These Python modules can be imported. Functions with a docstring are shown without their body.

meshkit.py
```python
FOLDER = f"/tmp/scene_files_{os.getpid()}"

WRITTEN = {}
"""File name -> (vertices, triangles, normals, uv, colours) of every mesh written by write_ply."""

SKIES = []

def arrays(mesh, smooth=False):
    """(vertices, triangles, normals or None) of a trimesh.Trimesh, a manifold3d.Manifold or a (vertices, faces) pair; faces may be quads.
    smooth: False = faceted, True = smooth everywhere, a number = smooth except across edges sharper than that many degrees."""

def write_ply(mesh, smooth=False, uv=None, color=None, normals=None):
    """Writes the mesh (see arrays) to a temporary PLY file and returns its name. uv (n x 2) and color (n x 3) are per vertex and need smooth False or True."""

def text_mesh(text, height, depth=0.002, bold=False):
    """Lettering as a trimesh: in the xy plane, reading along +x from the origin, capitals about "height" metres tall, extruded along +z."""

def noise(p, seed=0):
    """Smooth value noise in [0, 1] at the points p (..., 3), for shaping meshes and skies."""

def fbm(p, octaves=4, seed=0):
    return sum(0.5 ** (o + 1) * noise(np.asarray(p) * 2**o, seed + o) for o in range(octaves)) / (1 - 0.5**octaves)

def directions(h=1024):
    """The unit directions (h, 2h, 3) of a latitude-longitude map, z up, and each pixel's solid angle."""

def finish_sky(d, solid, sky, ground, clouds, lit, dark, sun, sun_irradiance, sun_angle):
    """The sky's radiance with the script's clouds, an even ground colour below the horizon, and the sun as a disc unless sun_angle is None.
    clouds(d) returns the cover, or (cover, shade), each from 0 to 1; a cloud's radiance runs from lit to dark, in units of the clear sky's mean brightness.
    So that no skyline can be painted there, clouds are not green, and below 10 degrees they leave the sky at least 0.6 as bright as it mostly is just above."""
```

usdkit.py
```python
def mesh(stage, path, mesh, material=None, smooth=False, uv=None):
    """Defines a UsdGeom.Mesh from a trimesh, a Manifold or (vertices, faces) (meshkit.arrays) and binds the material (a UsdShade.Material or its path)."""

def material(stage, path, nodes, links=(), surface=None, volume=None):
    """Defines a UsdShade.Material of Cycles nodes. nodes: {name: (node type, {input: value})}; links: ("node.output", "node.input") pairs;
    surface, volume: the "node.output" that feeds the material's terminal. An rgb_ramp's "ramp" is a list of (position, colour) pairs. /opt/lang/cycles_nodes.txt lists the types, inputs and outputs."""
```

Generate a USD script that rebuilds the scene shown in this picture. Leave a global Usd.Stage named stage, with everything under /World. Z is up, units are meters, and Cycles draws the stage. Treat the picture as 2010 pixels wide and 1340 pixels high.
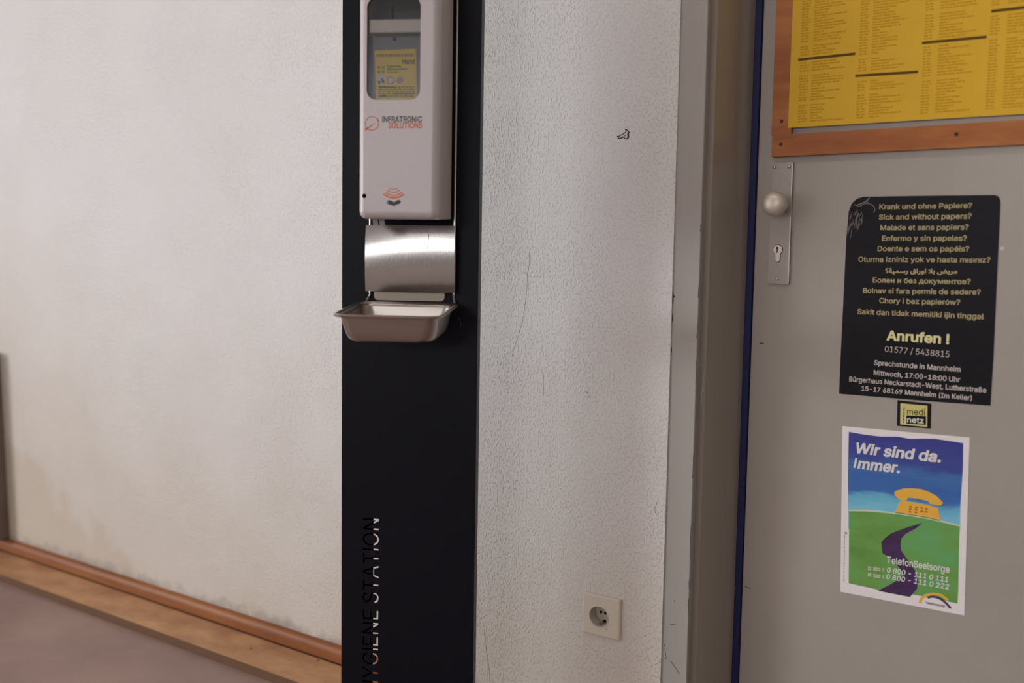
import math
import numpy as np
import trimesh
import manifold3d
import usdkit
import meshkit
from shapely.geometry import Polygon, LineString
from shapely import affinity
from shapely.ops import unary_union
from pxr import Usd, UsdGeom, UsdLux, UsdShade, Gf, Sdf

stage = Usd.Stage.CreateInMemory()
UsdGeom.SetStageUpAxis(stage, UsdGeom.Tokens.z)
UsdGeom.SetStageMetersPerUnit(stage, 1.0)
UsdGeom.Xform.Define(stage, '/World')
UsdGeom.Scope.Define(stage, '/World/Looks')

# ------------------------------------------------------------------ camera, lights, exposure
# the room: the plastered wall is the plane y = 0 (room on the side y < 0), floor z = 0, metres
EXPOSURE = -0.1
CAM_POS = (0.0, -1.5775, 0.955)
CAM_RIGHT = (0.8323770, 0.5539660, 0.0164389)
CAM_UP = (-0.0580929, 0.0577138, 0.9966415)
CAM_FWD = (-0.5511567, 0.8305365, -0.0802211)
cam = UsdGeom.Camera.Define(stage, '/World/camera')
cam.CreateHorizontalApertureAttr(36.0)
cam.CreateVerticalApertureAttr(24.0)
cam.CreateFocalLengthAttr(36.0 * 1850.0 / 2010.0)
cam.CreateFStopAttr(1.9)
cam.CreateFocusDistanceAttr(1.79)
cam.CreateExposureAttr(EXPOSURE)
cam.AddTransformOp().Set(Gf.Matrix4d(*CAM_RIGHT, 0, *CAM_UP, 0, *[-c for c in CAM_FWD], 0, *CAM_POS, 1))


def rect_light(name, pos, target, w, h, power, colour):
    l = UsdLux.RectLight.Define(stage, '/World/' + name)
    l.CreateWidthAttr(w)
    l.CreateHeightAttr(h)
    l.CreateIntensityAttr(power)
    l.CreateColorAttr(Gf.Vec3f(*colour))
    z = np.array(pos, float) - np.array(target, float)
    z /= np.linalg.norm(z)
    x = np.cross((0, 0, 1.0), z)
    x = np.array((1.0, 0, 0)) if np.linalg.norm(x) < 1e-6 else x / np.linalg.norm(x)
    y = np.cross(z, x)
    l.AddTransformOp().Set(Gf.Matrix4d(*x, 0, *y, 0, *z, 0, *pos, 1))
    return l


RX0, RX1, RY0, RZ1 = -9.4, 2.5, -9.0, 2.75          # the room's left, right, near wall and ceiling
# daylight through the window of the left end wall and the window of the wall opposite
rect_light('daylight_left', (RX0 + 0.06, -7.0, 1.6), (0, -7.0, 1.6), 3.2, 1.6, 33.5, (0.94, 0.975, 1.0))
rect_light('daylight_front', (0.95, RY0 + 0.06, 1.92), (0.95, 0, 1.92), 2.6, 0.9, 9.0, (0.97, 0.985, 1.0))

# ------------------------------------------------------------------ helpers
taken = {}


def numbered(path):
    n = taken.get(path, 0)
    taken[path] = n + 1
    return path if n == 0 else '%s_%03d' % (path, n)


def tag(p, label=None, cat=None, group=None, kind=None):
    for k, v in (('label', label), ('category', cat), ('group', group), ('kind', kind)):
        if v:
            p.SetCustomDataByKey(k, v)
    return p


class Thing:
    """An Xform at the thing's base; its parts are given in the coordinates of its frame (room or column) and moved to the base."""
    def __init__(self, name, base=(0, 0, 0), frame=None, label=None, cat=None, group=None, kind=None):
        self.path = numbered('/World/' + name)
        self.base = np.array(base, float)
        x = UsdGeom.Xform.Define(stage, self.path)
        rz, org = (0.0, np.zeros(3)) if frame is None else frame
        c, s = math.cos(rz), math.sin(rz)
        w = org + np.array((c * base[0] - s * base[1], s * base[0] + c * base[1], base[2]))
        x.AddTranslateOp().Set(Gf.Vec3d(*w))
        if rz:
            x.AddRotateZOp().Set(math.degrees(rz))
        tag(x.GetPrim(), label, cat, group, kind)

    def part(self, name, mesh, mat, parent=None, smooth=30, label=None, kind=None):
        v, f = vf(mesh)
        path = numbered((parent or self.path) + '/' + name)
        m = usdkit.mesh(stage, path, trimesh.Trimesh(v - self.base, f, process=False), MAT[mat], smooth=smooth)
        tag(m.GetPrim(), label, kind=kind)
        return path


def vf(mesh):
    if hasattr(mesh, 'to_mesh'):
        m = mesh.to_mesh()
        return np.array(m.vert_properties[:, :3], float), np.array(m.tri_verts, int)
    if isinstance(mesh, (list, tuple)):
        mesh = trimesh.util.concatenate([trimesh.Trimesh(*vf(x), process=False) for x in mesh])
    return np.array(mesh.vertices, float), np.array(mesh.faces, int)


def man(mesh):
    v, f = vf(mesh)
    m = trimesh.Trimesh(v, f, process=True)
    return manifold3d.Manifold(manifold3d.Mesh(m.vertices.astype(np.float32), m.faces.astype(np.uint32)))


def box(x0, x1, y0, y1, z0, z1, bevel=0.0):
    if bevel <= 0:
        b = trimesh.creation.box((x1 - x0, y1 - y0, z1 - z0))
        b.apply_translation(((x0 + x1) / 2, (y0 + y1) / 2, (z0 + z1) / 2))
        return b
    pts = []
    for a, sa in ((x0, 1), (x1, -1)):
        for b_, sb in ((y0, 1), (y1, -1)):
            for c, sc in ((z0, 1), (z1, -1)):
                pts += [(a, b_ + sb * bevel, c + sc * bevel), (a + sa * bevel, b_, c + sc * bevel), (a + sa * bevel, b_ + sb * bevel, c)]
    return trimesh.convex.convex_hull(np.array(pts))


def rbox(x0, x1, y0, y1, z0, z1, r, seg=20):
    """A box with round edges and corners."""
    ball = manifold3d.Manifold.sphere(r, seg)
    return manifold3d.Manifold.batch_hull([ball.translate((x, y, z)) for x in (x0 + r, x1 - r) for y in (y0 + r, y1 - r) for z in (z0 + r, z1 - r)])


def plate(poly, y_back, depth):
    """A polygon of (x, z) points standing in the plane y = y_back and reaching depth towards the viewer (y smaller)."""
    poly = poly if hasattr(poly, 'geom_type') else Polygon(poly)
    if not poly.is_valid:
        poly = poly.buffer(0)
    gs = [g for g in getattr(poly, 'geoms', [poly]) if g.area > 1e-10]
    m = trimesh.util.concatenate([trimesh.creation.extrude_polygon(g, depth, engine='earcut') for g in gs])
    v = m.vertices
    return trimesh.Trimesh(np.c_[v[:, 0], y_back - v[:, 2], v[:, 1]], m.faces, process=False)


def rounded(x0, x1, z0, z1, r):
    return Polygon([(x0 + r, z0 + r), (x1 - r, z0 + r), (x1 - r, z1 - r), (x0 + r, z1 - r)]).buffer(r, quad_segs=10)


def disc(x, z, r, n=32):
    return Polygon([(x + r * math.cos(t), z + r * math.sin(t)) for t in np.linspace(0, 2 * math.pi, n, endpoint=False)])


def ring(x, z, r, w):
    return disc(x, z, r).difference(disc(x, z, r - w))


def prism_x(profile, x0, x1):
    """A (y, z) profile swept along x."""
    m = trimesh.creation.extrude_polygon(Polygon(profile), x1 - x0, engine='earcut')
    v = m.vertices
    return trimesh.Trimesh(np.c_[v[:, 2] + x0, v[:, 0], v[:, 1]], m.faces, process=False)


def prism_z(profile, z0, z1):
    p = profile if hasattr(profile, 'geom_type') else Polygon(profile)
    m = trimesh.creation.extrude_polygon(p, z1 - z0, engine='earcut')
    m.apply_translation((0, 0, z0))
    return m


def cyl_y(x, z, r, y0, y1, n=32):
    return plate(disc(x, z, r, n), y1, y1 - y0)


def tube(path, r, n=12):
    """A round rod along the points of path."""
    P = np.array(path, float)
    T = np.gradient(P, axis=0)
    T /= np.linalg.norm(T, axis=1, keepdims=True)
    u = np.cross(T[0], (0.3, 0.2, 0.9))
    u /= np.linalg.norm(u)
    V, F = [], []
    for i, (p, t) in enumerate(zip(P, T)):
        u = u - t * (u @ t)
        u /= np.linalg.norm(u)
        w = np.cross(t, u)
        V += [p + r * (math.cos(a) * u + math.sin(a) * w) for a in np.linspace(0, 2 * math.pi, n, endpoint=False)]
        if i:
            for k in range(n):
                a, b, c, d = (i - 1) * n + k, (i - 1) * n + (k + 1) % n, i * n + (k + 1) % n, i * n + k
                F += [(a, b, c), (a, c, d)]
    e = len(V)
    V += [P[0], P[-1]]
    F += [(e, (k + 1) % n, k) for k in range(n)] + [(e + 1, (len(P) - 1) * n + k, (len(P) - 1) * n + (k + 1) % n) for k in range(n)]
    return trimesh.Trimesh(np.array(V), np.array(F), process=False)


def lathe_y(profile, x, z, n=40):
    """Turns (radius, y) about the axis that runs along y through (x, z)."""
    V, F = [], []
    for r, y in profile:
        V += [(x + r * math.cos(a), y, z + r * math.sin(a)) for a in np.linspace(0, 2 * math.pi, n, endpoint=False)]
    for i in range(len(profile) - 1):
        for k in range(n):
            a, b, c, d = i * n + k, i * n + (k + 1) % n, (i + 1) * n + (k + 1) % n, (i + 1) * n + k
            F += [(a, c, b), (a, d, c)]
    m = trimesh.Trimesh(np.array(V), np.array(F), process=True)
    m.fix_normals()
    return m


def stroke(points, w):
    return LineString(points).buffer(w / 2, cap_style='round', join_style='round')


def block_text(text, depth=1.0, bold=0):
    """Like meshkit.text_mesh, with a plain upright bar for the letter I."""
    out, x, w, gap = [], 0.0, (0.125, 0.17, 0.22)[int(bold)], 0.19
    for k, seg in enumerate(text.split('I')):
        if k:
            x += gap if x else 0.0
            m = trimesh.creation.box((w, 1.04, depth))
            m.apply_translation((x + w / 2, 0.52, depth / 2))
            out.append(m)
            x += w + gap
        if seg:
            m = meshkit.text_mesh(seg, 1.0, depth, bold)
            m.apply_translation((x - m.bounds[0, 0], 0, 0))
            out.append(m)
            x = m.bounds[1, 0]
    return trimesh.util.concatenate(out)


def lettering(text, p0, p1, cap, y_back, depth=0.0003, bold=False, slant=0.0, mesh=None):
    """Flat letters on the plane y = y_back whose baseline runs from p0 to p1 (x, z), capitals cap tall."""
    m = mesh if mesh is not None else meshkit.text_mesh(text, 1.0, 1.0, bold)
    v = np.array(m.vertices, float)
    a, b = v[:, 0].min(), v[:, 0].max()
    dx, dz = p1[0] - p0[0], p1[1] - p0[1]
    L = math.hypot(dx, dz)
    u = (v[:, 0] - a) / (b - a) * L
    h = v[:, 1] * cap
    u = u * (1 - slant * cap / L) + slant * h
    c, s = dx / L, dz / L
    return trimesh.Trimesh(np.c_[p0[0] + c * u - s * h, y_back - depth * v[:, 2], p0[1] + s * u + c * h], m.faces, process=False)


# ------------------------------------------------------------------ materials
MAT = {}


def mat(name, nodes, links=(), surface='p.BSDF'):
    MAT[name] = usdkit.material(stage, '/World/Looks/' + name, nodes, links, surface=surface)


def srgb(r, g, b):
    f = lambda c: c / 12.92 if c <= 0.04045 else ((c + 0.055) / 1.055) ** 2.4
    return tuple(f(c / 255) for c in (r, g, b))


def plain(name, colour, rough=0.5, spec=0.5, metallic=0.0, **kw):
    mat(name, {'p': ('principled_bsdf', dict(base_color=colour, roughness=rough, specular_ior_level=spec, metallic=metallic, **kw))})


def mottled(name, a, b, scale, rough=0.5, spec=0.5, detail=4, stretch=(1, 1, 1), bump=0.0, bump_scale=None, lo=0.3, hi=0.7, **kw):
    nodes = {'g': ('texture_coordinate', {}), 'm': ('mapping', {'scale': stretch}),
             'n': ('noise_texture', {'scale': scale, 'detail': detail, 'roughness': 0.6}),
             'r': ('rgb_ramp', {'ramp': [(0, a), (lo, a), (hi, b), (1, b)]}),
             'p': ('principled_bsdf', dict(roughness=rough, specular_ior_level=spec, **kw))}
    links = [('g.object', 'm.vector'), ('m.vector', 'n.vector'), ('n.fac', 'r.fac'), ('r.color', 'p.base_color')]
    if bump:
        nodes['n2'] = ('noise_texture', {'scale': bump_scale or scale, 'detail': 3})
        nodes['b'] = ('bump', {'strength': 1.0, 'distance': bump})
        links += [('m.vector', 'n2.vector'), ('n2.fac', 'b.height'), ('b.normal', 'p.normal')]
    mat(name, nodes, links)


# rough plaster under white paint: soft lumps, grime along the floor and by the bench
mat('plaster', {
    'g': ('geometry', {}), 's': ('separate_xyz', {}),
    'mp': ('mapping', {'scale': (1.0, 1.0, 0.72)}),
    'n1': ('noise_texture', {'scale': 225.0, 'detail': 1.6, 'roughness': 0.5}),
    'r1': ('rgb_ramp', {'ramp': [(0, (0, 0, 0)), (0.50, (0.0, 0.0, 0.0)), (0.58, (0.4, 0.4, 0.4)), (0.66, (0.9, 0.9, 0.9)), (0.74, (1, 1, 1)), (1, (1, 1, 1))]}),
    'n2': ('noise_texture', {'scale': 60.0, 'detail': 2.0, 'roughness': 0.5}),
    'k2': ('math', {'math_type': 'multiply', 'value2': 0.25}),
    'nv': ('noise_texture', {'scale': 5.0, 'detail': 2.0}),
    'rv': ('rgb_ramp', {'ramp': [(0, (0.6, 0.6, 0.6)), (0.35, (0.65, 0.65, 0.65)), (0.65, (1, 1, 1)), (1, (1, 1, 1))]}),
    'mv': ('math', {'math_type': 'multiply'}),
    'ad': ('math', {'math_type': 'add'}),
    'b': ('bump', {'strength': 1.0, 'distance': 0.0011}),
    # tone of the paint
    'n3': ('noise_texture', {'scale': 2.3, 'detail': 4.0, 'roughness': 0.6}),
    'r3': ('rgb_ramp', {'ramp': [(0, (0.765, 0.735, 0.725)), (0.4, (0.77, 0.742, 0.735)), (0.65, (0.785, 0.765, 0.76)), (1, (0.785, 0.765, 0.76))]}),
    # grime: a ragged band above the skirting
    'n4': ('noise_texture', {'scale': 4.5, 'detail': 5.0, 'roughness': 0.65}),
    'k4': ('math', {'math_type': 'multiply_add', 'value2': 0.55, 'value3': -0.27}),
    'zz': ('math', {'math_type': 'add'}),
    'rz': ('rgb_ramp', {'ramp': [(0, (0.85, 0.85, 0.85)), (0.07, (0.62, 0.62, 0.62)), (0.2, (0.56, 0.56, 0.56)), (0.5, (0.28, 0.28, 0.28)), (0.9, (0, 0, 0)), (1, (0, 0, 0))]}),
    'lx': ('map_range', {'from_min': -2.1, 'from_max': -2.95, 'to_min': 0.0, 'to_max': 0.32, 'clamp': True}),
    'zx': ('math', {'math_type': 'subtract'}),
    'mx': ('mix_color', {'b': (0.56, 0.47, 0.37)}),
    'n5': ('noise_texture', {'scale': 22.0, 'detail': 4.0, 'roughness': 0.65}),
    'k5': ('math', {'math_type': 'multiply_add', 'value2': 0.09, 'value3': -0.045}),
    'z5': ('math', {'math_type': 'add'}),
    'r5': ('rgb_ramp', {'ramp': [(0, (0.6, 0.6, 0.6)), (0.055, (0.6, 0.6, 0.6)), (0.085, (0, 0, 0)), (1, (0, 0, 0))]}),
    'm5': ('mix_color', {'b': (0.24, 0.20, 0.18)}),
    'p': ('principled_bsdf', {'roughness': 0.6, 'specular_ior_level': 0.35}),
}, [('g.position', 's.vector'), ('g.position', 'mp.vector'), ('mp.vector', 'n1.vector'), ('mp.vector', 'n2.vector'), ('g.position', 'n3.vector'), ('g.position', 'n4.vector'), ('g.position', 'nv.vector'),
    ('n1.fac', 'r1.fac'), ('n2.fac', 'k2.value1'), ('nv.fac', 'rv.fac'), ('r1.color', 'mv.value1'), ('rv.color', 'mv.value2'), ('mv.value', 'ad.value1'), ('k2.value', 'ad.value2'), ('ad.value', 'b.height'), ('b.normal', 'p.normal'),
    ('n3.fac', 'r3.fac'), ('n4.fac', 'k4.value1'), ('s.z', 'zz.value1'), ('k4.value', 'zz.value2'), ('s.x', 'lx.value'), ('zz.value', 'zx.value1'), ('lx.result', 'zx.value2'),
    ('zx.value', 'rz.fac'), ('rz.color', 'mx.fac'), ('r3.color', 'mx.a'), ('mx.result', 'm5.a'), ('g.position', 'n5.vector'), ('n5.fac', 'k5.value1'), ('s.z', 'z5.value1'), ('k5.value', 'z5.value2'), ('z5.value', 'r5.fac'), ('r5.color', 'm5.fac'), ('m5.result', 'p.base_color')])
plain('white_paint', (0.74, 0.74, 0.73), 0.7, 0.3)
plain('dim_wall', (0.36, 0.35, 0.34), 0.7, 0.3)
mottled('linoleum', srgb(157, 132, 124), srgb(176, 150, 141), 3.0, 0.55, 0.35, detail=6, lo=0.35, hi=0.65)
mottled('varnished_pine', srgb(128, 76, 40), srgb(164, 104, 62), 9.0, 0.45, 0.22, stretch=(0.25, 3, 3))
mottled('worn_board', srgb(174, 126, 92), srgb(216, 168, 124), 11.0, 0.55, 0.35, stretch=(0.8, 1.3, 1), detail=7)
plain('board_edge', srgb(112, 84, 64), 0.8, 0.15)
plain('grime', srgb(78, 50, 36), 0.9, 0.1)
mottled('bench_paint', srgb(118, 103, 92), srgb(134, 118, 106), 6.0, 0.6, 0.3)
plain('frame_paint', srgb(168, 161, 155), 0.42, 0.5)
plain('jamb_paint', srgb(148, 138, 128), 0.12, 0.75)
mottled('door_paint', srgb(163, 154, 145), srgb(170, 161, 151), 3.0, 0.38, 0.5, bump=0.00012, bump_scale=160)
plain('blue_seal', srgb(30, 36, 80), 0.5, 0.3)
plain('rust', srgb(96, 62, 44), 0.9, 0.1)
plain('scuff_dark', srgb(84, 72, 68), 0.9, 0.1)
plain('smear', srgb(124, 115, 110), 0.8, 0.2)
plain('bead_paint', srgb(146, 133, 122), 0.4, 0.5)
plain('scuff_light', srgb(196, 186, 178), 0.7, 0.2)
plain('crack', srgb(136, 124, 119), 0.9, 0.1)
plain('roller_ridge', (0.78, 0.75, 0.74), 0.7, 0.3)
plain('flake_face', srgb(222, 208, 206), 0.7, 0.3)
plain('flake_edge', srgb(62, 40, 40), 0.9, 0.1)
plain('lock_metal', srgb(160, 152, 146), 0.5, 0.5, 0.5)
plain('lock_bright', srgb(205, 196, 188), 0.3, 0.5, 0.9)
plain('knob_metal', srgb(214, 202, 188), 0.4, 0.5, 0.4)
plain('keyhole', srgb(22, 18, 16), 0.7, 0.2)
plain('socket_plastic', srgb(216, 203, 188), 0.35, 0.5)
plain('socket_inner', srgb(196, 186, 172), 0.45, 0.5)
plain('contact_metal', srgb(190, 180, 170), 0.3, 0.5, 1.0)
plain('black_hole', (0.008, 0.007, 0.007), 0.8, 0.1)
mottled('powder_coat', (0.0066, 0.0066, 0.0110), (0.0076, 0.0076, 0.0124), 8.0, 0.40, 0.12, bump=0.00004, bump_scale=900)
plain('scuff_blue', srgb(58, 60, 78), 0.6, 0.3)
plain('dispenser_white', srgb(200, 191, 192), 0.34, 0.5)
plain('dispenser_base', srgb(150, 142, 138), 0.5, 0.4)
plain('logo_grey', srgb(78, 78, 84), 0.6, 0.3)
plain('logo_orange', srgb(214, 104, 66), 0.6, 0.3)
plain('logo_peach', srgb(234, 176, 150), 0.6, 0.3)
plain('indicator', srgb(20, 70, 62), 0.3, 0.5)
plain('bottle_plastic', srgb(112, 109, 112), 0.4, 0.5)
plain('cavity', srgb(96, 92, 98), 0.6, 0.4)
plain('lever_white', srgb(240, 229, 212), 0.4, 0.4)
plain('label_yellow', srgb(238, 204, 24), 0.4, 0.4)
plain('print_black', srgb(28, 24, 22), 0.6, 0.2)
plain('print_faint', srgb(176, 150, 66), 0.6, 0.2)
plain('print_olive', srgb(150, 118, 40), 0.6, 0.2)
plain('print_white', srgb(226, 222, 222), 0.6, 0.2)
plain('print_pink', srgb(190, 160, 170), 0.6, 0.2)
mat('clear_pane', {'t': ('transparent_bsdf', {'color': (0.93, 0.93, 0.95)}), 'g': ('glossy_bsdf', {'color': (1, 1, 1), 'roughness': 0.12}), 'f': ('fresnel', {'IOR': 1.45}), 'm': ('mix_closure', {})},
    [('f.fac', 'm.fac'), ('t.BSDF', 'm.closure1'), ('g.BSDF', 'm.closure2')], surface='m.closure')


def brushed(name, colour, rough, aniso, grain, axis):
    mat(name, {'g': ('texture_coordinate', {}), 'm': ('mapping', {'scale': grain}), 'n': ('noise_texture', {'scale': 1.0, 'detail': 3.0, 'roughness': 0.7}),
               'r': ('map_range', {'from_min': 0.2, 'from_max': 0.8, 'to_min': rough * 0.72, 'to_max': rough * 1.4, 'clamp': True}),
               'b': ('bump', {'strength': 1.0, 'distance': 0.00006}), 't': ('combine_xyz', dict(zip('xyz', axis))),
               'p': ('principled_bsdf', {'base_color': colour, 'metallic': 1.0, 'anisotropic': aniso})},
        [('g.object', 'm.vector'), ('m.vector', 'n.vector'), ('n.fac', 'r.value'), ('r.result', 'p.roughness'), ('n.fac', 'b.height'), ('b.normal', 'p.normal'), ('t.vector', 'p.tangent')])


brushed('brushed_steel', (0.46, 0.435, 0.42), 0.16, 0.5, (1400, 1400, 90), (0.895, 0.446, 0.0))
plain('tray_steel', (0.42, 0.37, 0.335), 0.33, 0.5, 1.0)
plain('lip_steel', (0.28, 0.235, 0.19), 0.42, 0.5, 1.0)
plain('scratch_steel', (0.22, 0.21, 0.20), 0.5, 0.5, 0.8)
plain('wire_steel', (0.66, 0.62, 0.58), 0.28, 0.5, 1.0)
mottled('board_pine', srgb(138, 70, 26), srgb(190, 120, 62), 7.0, 0.45, 0.35, stretch=(0.6, 1, 2.2), lo=0.3, hi=0.7)
mottled('paper_yellow', srgb(216, 168, 38), srgb(220, 174, 46), 12.0, 0.6, 0.3)
plain('print_brown', srgb(196, 148, 30), 0.7, 0.2)
plain('print_bar', srgb(92, 70, 24), 0.7, 0.2)
plain('board_back', srgb(176, 164, 156), 0.6, 0.3)
plain('screw_dark', srgb(70, 44, 30), 0.5, 0.4, 0.4)
mottled('poster_black', srgb(17, 14, 20), srgb(20, 18, 24), 30.0, 0.36, 0.2)
plain('print_cream', srgb(184, 168, 124), 0.6, 0.2)
plain('print_cream_bright', srgb(230, 222, 160), 0.6, 0.2)
plain('print_pale', srgb(208, 196, 190), 0.6, 0.2)
plain('crease_grey', srgb(120, 108, 106), 0.35, 0.5)
plain('sticker_yellow', srgb(214, 202, 128), 0.5, 0.3)
plain('poster_paper', srgb(238, 229, 229), 0.45, 0.4)
mat('poster_sky', {
    'g': ('geometry', {}), 's': ('separate_xyz', {}), 'mp': ('mapping', {'scale': (10, 1, 34)}), 'n': ('noise_texture', {'scale': 1.0, 'detail': 4.0, 'roughness': 0.6}),
    'k': ('math', {'math_type': 'multiply_add', 'value2': 0.09, 'value3': -0.045}), 'a': ('math', {'math_type': 'add'}),
    'm': ('map_range', {'from_min': 0.535, 'from_max': 0.676, 'clamp': True}),
    'r': ('rgb_ramp', {'ramp': [(0, srgb(124, 196, 218)), (0.18, srgb(104, 178, 210)), (0.30, srgb(58, 108, 178)), (0.42, srgb(56, 102, 172)), (0.55, srgb(64, 112, 176)), (0.7, srgb(58, 72, 148)), (1, srgb(56, 56, 140))]}),
    'p': ('principled_bsdf', {'roughness': 0.45, 'specular_ior_level': 0.4})},
    [('g.position', 's.vector'), ('g.position', 'mp.vector'), ('mp.vector', 'n.vector'), ('n.fac', 'k.value1'), ('s.z', 'a.value1'), ('k.value', 'a.value2'), ('a.value', 'm.value'), ('m.result', 'r.fac'), ('r.color', 'p.base_color')])
mat('poster_meadow', {
    'g': ('geometry', {}), 'mp': ('mapping', {'scale': (9, 1, 20)}), 'n': ('noise_texture', {'scale': 1.0, 'detail': 4.0, 'roughness': 0.6}),
    'r': ('rgb_ramp', {'ramp': [(0, srgb(84, 134, 60)), (0.35, srgb(96, 150, 66)), (0.5, srgb(110, 160, 76)), (0.66, srgb(104, 168, 98)), (1, srgb(110, 176, 112))]}),
    'p': ('principled_bsdf', {'roughness': 0.45, 'specular_ior_level': 0.4})},
    [('g.position', 'mp.vector'), ('mp.vector', 'n.vector'), ('n.fac', 'r.fac'), ('r.color', 'p.base_color')])
plain('poster_horizon', srgb(206, 214, 190), 0.5, 0.3)
mottled('poster_phone', srgb(236, 176, 62), srgb(240, 184, 76), 60.0, 0.5, 0.3)
plain('poster_keys', srgb(176, 118, 46), 0.5, 0.3)
mottled('poster_road', srgb(62, 36, 62), srgb(78, 50, 100), 24.0, 0.5, 0.3)
plain('print_purple', srgb(72, 50, 92), 0.5, 0.3)
plain('print_gold', srgb(234, 182, 70), 0.5, 0.3)
plain('print_midgrey', srgb(168, 160, 158), 0.6, 0.2)
plain('window_frame_white', (0.7, 0.7, 0.7), 0.5, 0.4)
mat('lamp_glow', {'e': ('emission', {'color': (1.0, 0.95, 0.89), 'strength': 4.0})}, surface='e.emission')
mat('lamp_glow_weak', {'e': ('emission', {'color': (1.0, 0.95, 0.89), 'strength': 5.5})}, surface='e.emission')

# ------------------------------------------------------------------ the room
DW = dict(x0=-0.702, x1=0.418, z1=2.09)             # the doorway in the wall
wall = Thing('wall_back', (RX0, 0, 0), kind='structure')
SOCKET = (-0.83025, 0.2845)                          # a flush box is let into the plaster here
left_run = man(box(RX0, DW['x0'], 0, 0.25, 0, RZ1)) - man(cyl_y(SOCKET[0], SOCKET[1], 0.0203, -0.05, 0.03, 40))
wall.part('plaster_face', [left_run, box(DW['x0'], DW['x1'], 0, 0.25, DW['z1'], RZ1), box(DW['x1'], RX1, 0, 0.25, 0, RZ1)], 'plaster', smooth=False)


def ridge(pts, w, depth, name, m):
    wall.part(name, plate(stroke(pts, w), 0.0005, depth), m)


ridge([(-2.2031, 1.0990), (-1.9949, 1.0985), (-1.7688, 1.0965), (-1.5329, 1.0960)], 0.0012, 0.0009, 'roller_line', 'roller_ridge')
ridge([(-2.9699, 1.0571), (-2.5576, 1.0544), (-2.2044, 1.0525)], 0.0014, 0.0008, 'roller_line', 'roller_ridge')
ridge([(-1.1073, 1.0276), (-1.04, 1.0262), (-0.9712, 1.0246), (-0.8282, 1.0227)], 0.001, 0.0009, 'roller_line', 'roller_ridge')
crk = [(-1.008, 0.9818), (-1.0119, 0.9365), (-1.0136, 0.9061), (-1.0178, 0.8756), (-1.0209, 0.8501), (-1.03, 0.819), (-1.0405, 0.7927), (-1.0462, 0.7717)]
rng = np.random.default_rng(4)
fine = []
for (a, b), (c, d) in zip(crk[:-1], crk[1:]):
    for t in np.linspace(0, 1, 4, endpoint=False):
        fine.append((a + (c - a) * t + rng.normal(0, 0.0006), b + (d - b) * t))
fine.append(crk[-1])
ridge(fine, 0.0009, 0.0006, 'crack', 'crack')
ridge([(-0.9718, 0.7413), (-0.9714, 0.722), (-0.9709, 0.7008)], 0.0016, 0.0013, 'scratch', 'flake_face')
ridge([(-1.1055, 0.1923), (-1.0997, 0.1551), (-1.0911, 0.1131), (-1.0879, 0.083)], 0.0008, 0.0007, 'crack', 'crack')
ridge([(-0.7191, 0.5243), (-0.7238, 0.5092), (-0.7204, 0.5001)], 0.0009, 0.0007, 'scratch', 'crack')
for a, b, c in ((-0.883, 0.711, 0.6), (-0.876, 0.7165, -0.4), (-0.8725, 0.7125, 1.1), (-0.868, 0.7085, -0.7), (-0.8795, 0.7055, 0.2)):
    ridge([(a, b), (a + 0.006 * math.cos(c), b + 0.006 * math.sin(c))], 0.0007, 0.0007, 'scratch', 'crack')
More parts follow.
